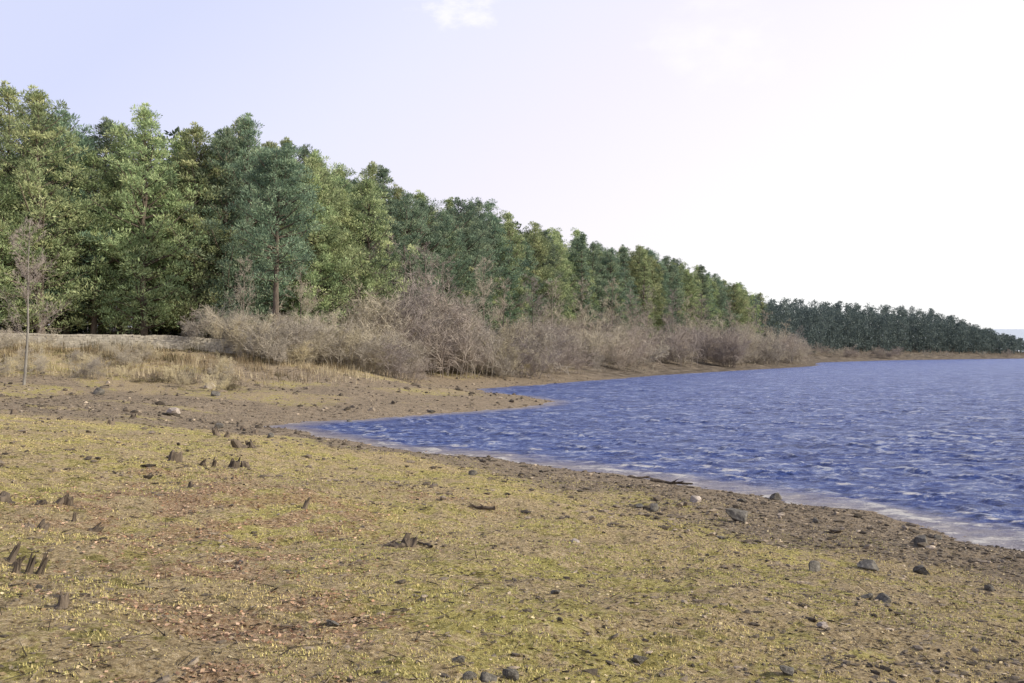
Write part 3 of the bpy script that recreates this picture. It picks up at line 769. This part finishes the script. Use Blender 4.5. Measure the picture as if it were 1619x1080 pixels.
# ---------------------------------------------------------------- light and sky
AZ=math.radians(108); EL=math.radians(28)
sd=Vector((math.sin(AZ)*math.cos(EL),math.cos(AZ)*math.cos(EL),math.sin(EL)))
L=bpy.data.lights.new('sun','SUN'); L.energy=5; L.angle=math.radians(.5); L.color=(1,.935,.79)
so=bpy.data.objects.new('sun',L); COL.objects.link(so); so.rotation_euler=sd.to_track_quat('Z','Y').to_euler(); so.location=(60,0,60)
w=bpy.data.worlds.new('World'); sc.world=w; w.use_nodes=True; nt=w.node_tree; nt.nodes.clear()
def N(t,**k):
    nd=nt.nodes.new(t)
    for a,b in k.items(): setattr(nd,a,b)
    return nd
out=N('ShaderNodeOutputWorld'); bg=N('ShaderNodeBackground'); bg.inputs[1].default_value=.12
sky=N('ShaderNodeTexSky'); sky.sky_type='NISHITA'; sky.sun_disc=False; sky.sun_elevation=EL; sky.sun_rotation=AZ
sky.air_density=1.; sky.dust_density=2.
tc=N('ShaderNodeTexCoord')
def vm(op,a,b=None):
    m=N('ShaderNodeVectorMath',operation=op); nt.links.new(a,m.inputs[0])
    if b is not None:
        if isinstance(b,tuple): m.inputs[1].default_value=b
        else: nt.links.new(b,m.inputs[1])
    return m
def mt(op,a,b,clamp=False):
    m=N('ShaderNodeMath',operation=op); m.use_clamp=clamp
    for s_,v in ((m.inputs[0],a),(m.inputs[1],b)):
        if isinstance(v,(int,float)): s_.default_value=v
        else: nt.links.new(v,s_)
    return m.outputs[0]
def ramp(f,st):
    r=N('ShaderNodeValToRGB'); nt.links.new(f,r.inputs[0]); e=r.color_ramp.elements
    while len(e)<len(st): e.new(.5)
    for i,(p,c) in enumerate(st):
        e[i].position=p; e[i].color=(*c,1)
    return r.outputs[0]
def mixc(f,a,b):
    m=N('ShaderNodeMix',data_type='RGBA')
    for s_,v in ((m.inputs[0],f),(m.inputs[6],a),(m.inputs[7],b)):
        if isinstance(v,(int,float)): s_.default_value=v
        elif isinstance(v,tuple): s_.default_value=(*v,1)
        else: nt.links.new(v,s_)
    return m.outputs[2]
dirv=vm('NORMALIZE',tc.outputs['Generated']).outputs[0]
toward=vm('DOT_PRODUCT',dirv,(1,0,0)).outputs['Value']
sep=N('ShaderNodeSeparateXYZ'); nt.links.new(dirv,sep.inputs[0])
g=mt('SUBTRACT',mt('MULTIPLY',toward,.9),mt('MULTIPLY',sep.outputs['Z'],1.1))
haze=ramp(mt('ADD',g,.62,True),[(.0,(.67,.71,.95)),(.22,(.81,.82,.985)),(.42,(.905,.87,.98)),(.62,(.985,.95,.99)),(.78,(1.,1.,1.))])
hz=N('ShaderNodeMix',data_type='RGBA',blend_type='MULTIPLY'); hz.inputs[0].default_value=1; nt.links.new(haze,hz.inputs[6]); hz.inputs[7].default_value=(9.1,9.1,9.1,1)
th=N('ShaderNodeMapRange'); th.interpolation_type='SMOOTHSTEP'; nt.links.new(sep.outputs['Z'],th.inputs[0])
th.inputs[1].default_value=.38; th.inputs[2].default_value=.85; th.inputs[3].default_value=.93; th.inputs[4].default_value=.35
c=mixc(th.outputs[0],sky.outputs[0],hz.outputs[2])
nz=N('ShaderNodeTexNoise'); nz.inputs['Scale'].default_value=9; nz.inputs['Detail'].default_value=7; nz.inputs['Roughness'].default_value=.62; nt.links.new(vm('MULTIPLY',dirv,(1,1,2.)).outputs[0],nz.inputs['Vector'])
for d0,rad in (((.190,.935,.298),.0028),((-.063,.943,.326),.0010)):
    dt=vm('DOT_PRODUCT',dirv,d0).outputs['Value']
    dt=mt('ADD',dt,mt('MULTIPLY',mt('SUBTRACT',nz.outputs['Fac'],.53),.012))
    mr=N('ShaderNodeMapRange'); mr.interpolation_type='SMOOTHSTEP'; nt.links.new(dt,mr.inputs[0]); mr.inputs[1].default_value=1-rad; mr.inputs[2].default_value=1+rad*.8
    c=mixc(mt('MULTIPLY',mr.outputs[0],.7),c,(8.9,8.75,9.0))
nt.links.new(c,bg.inputs[0]); nt.links.new(bg.outputs[0],out.inputs[0])
sc.view_settings.view_transform='Standard'; sc.view_settings.look='None'; sc.view_settings.exposure=0

cam=bpy.data.cameras.new('camera'); cam.lens=35; cam.sensor_width=36; cam.clip_end=8000; cam.clip_start=.05
co=bpy.data.objects.new('camera',cam); COL.objects.link(co); co.location=(0,0,4); co.rotation_euler=(math.radians(90.44),0,0)
sc.camera=co
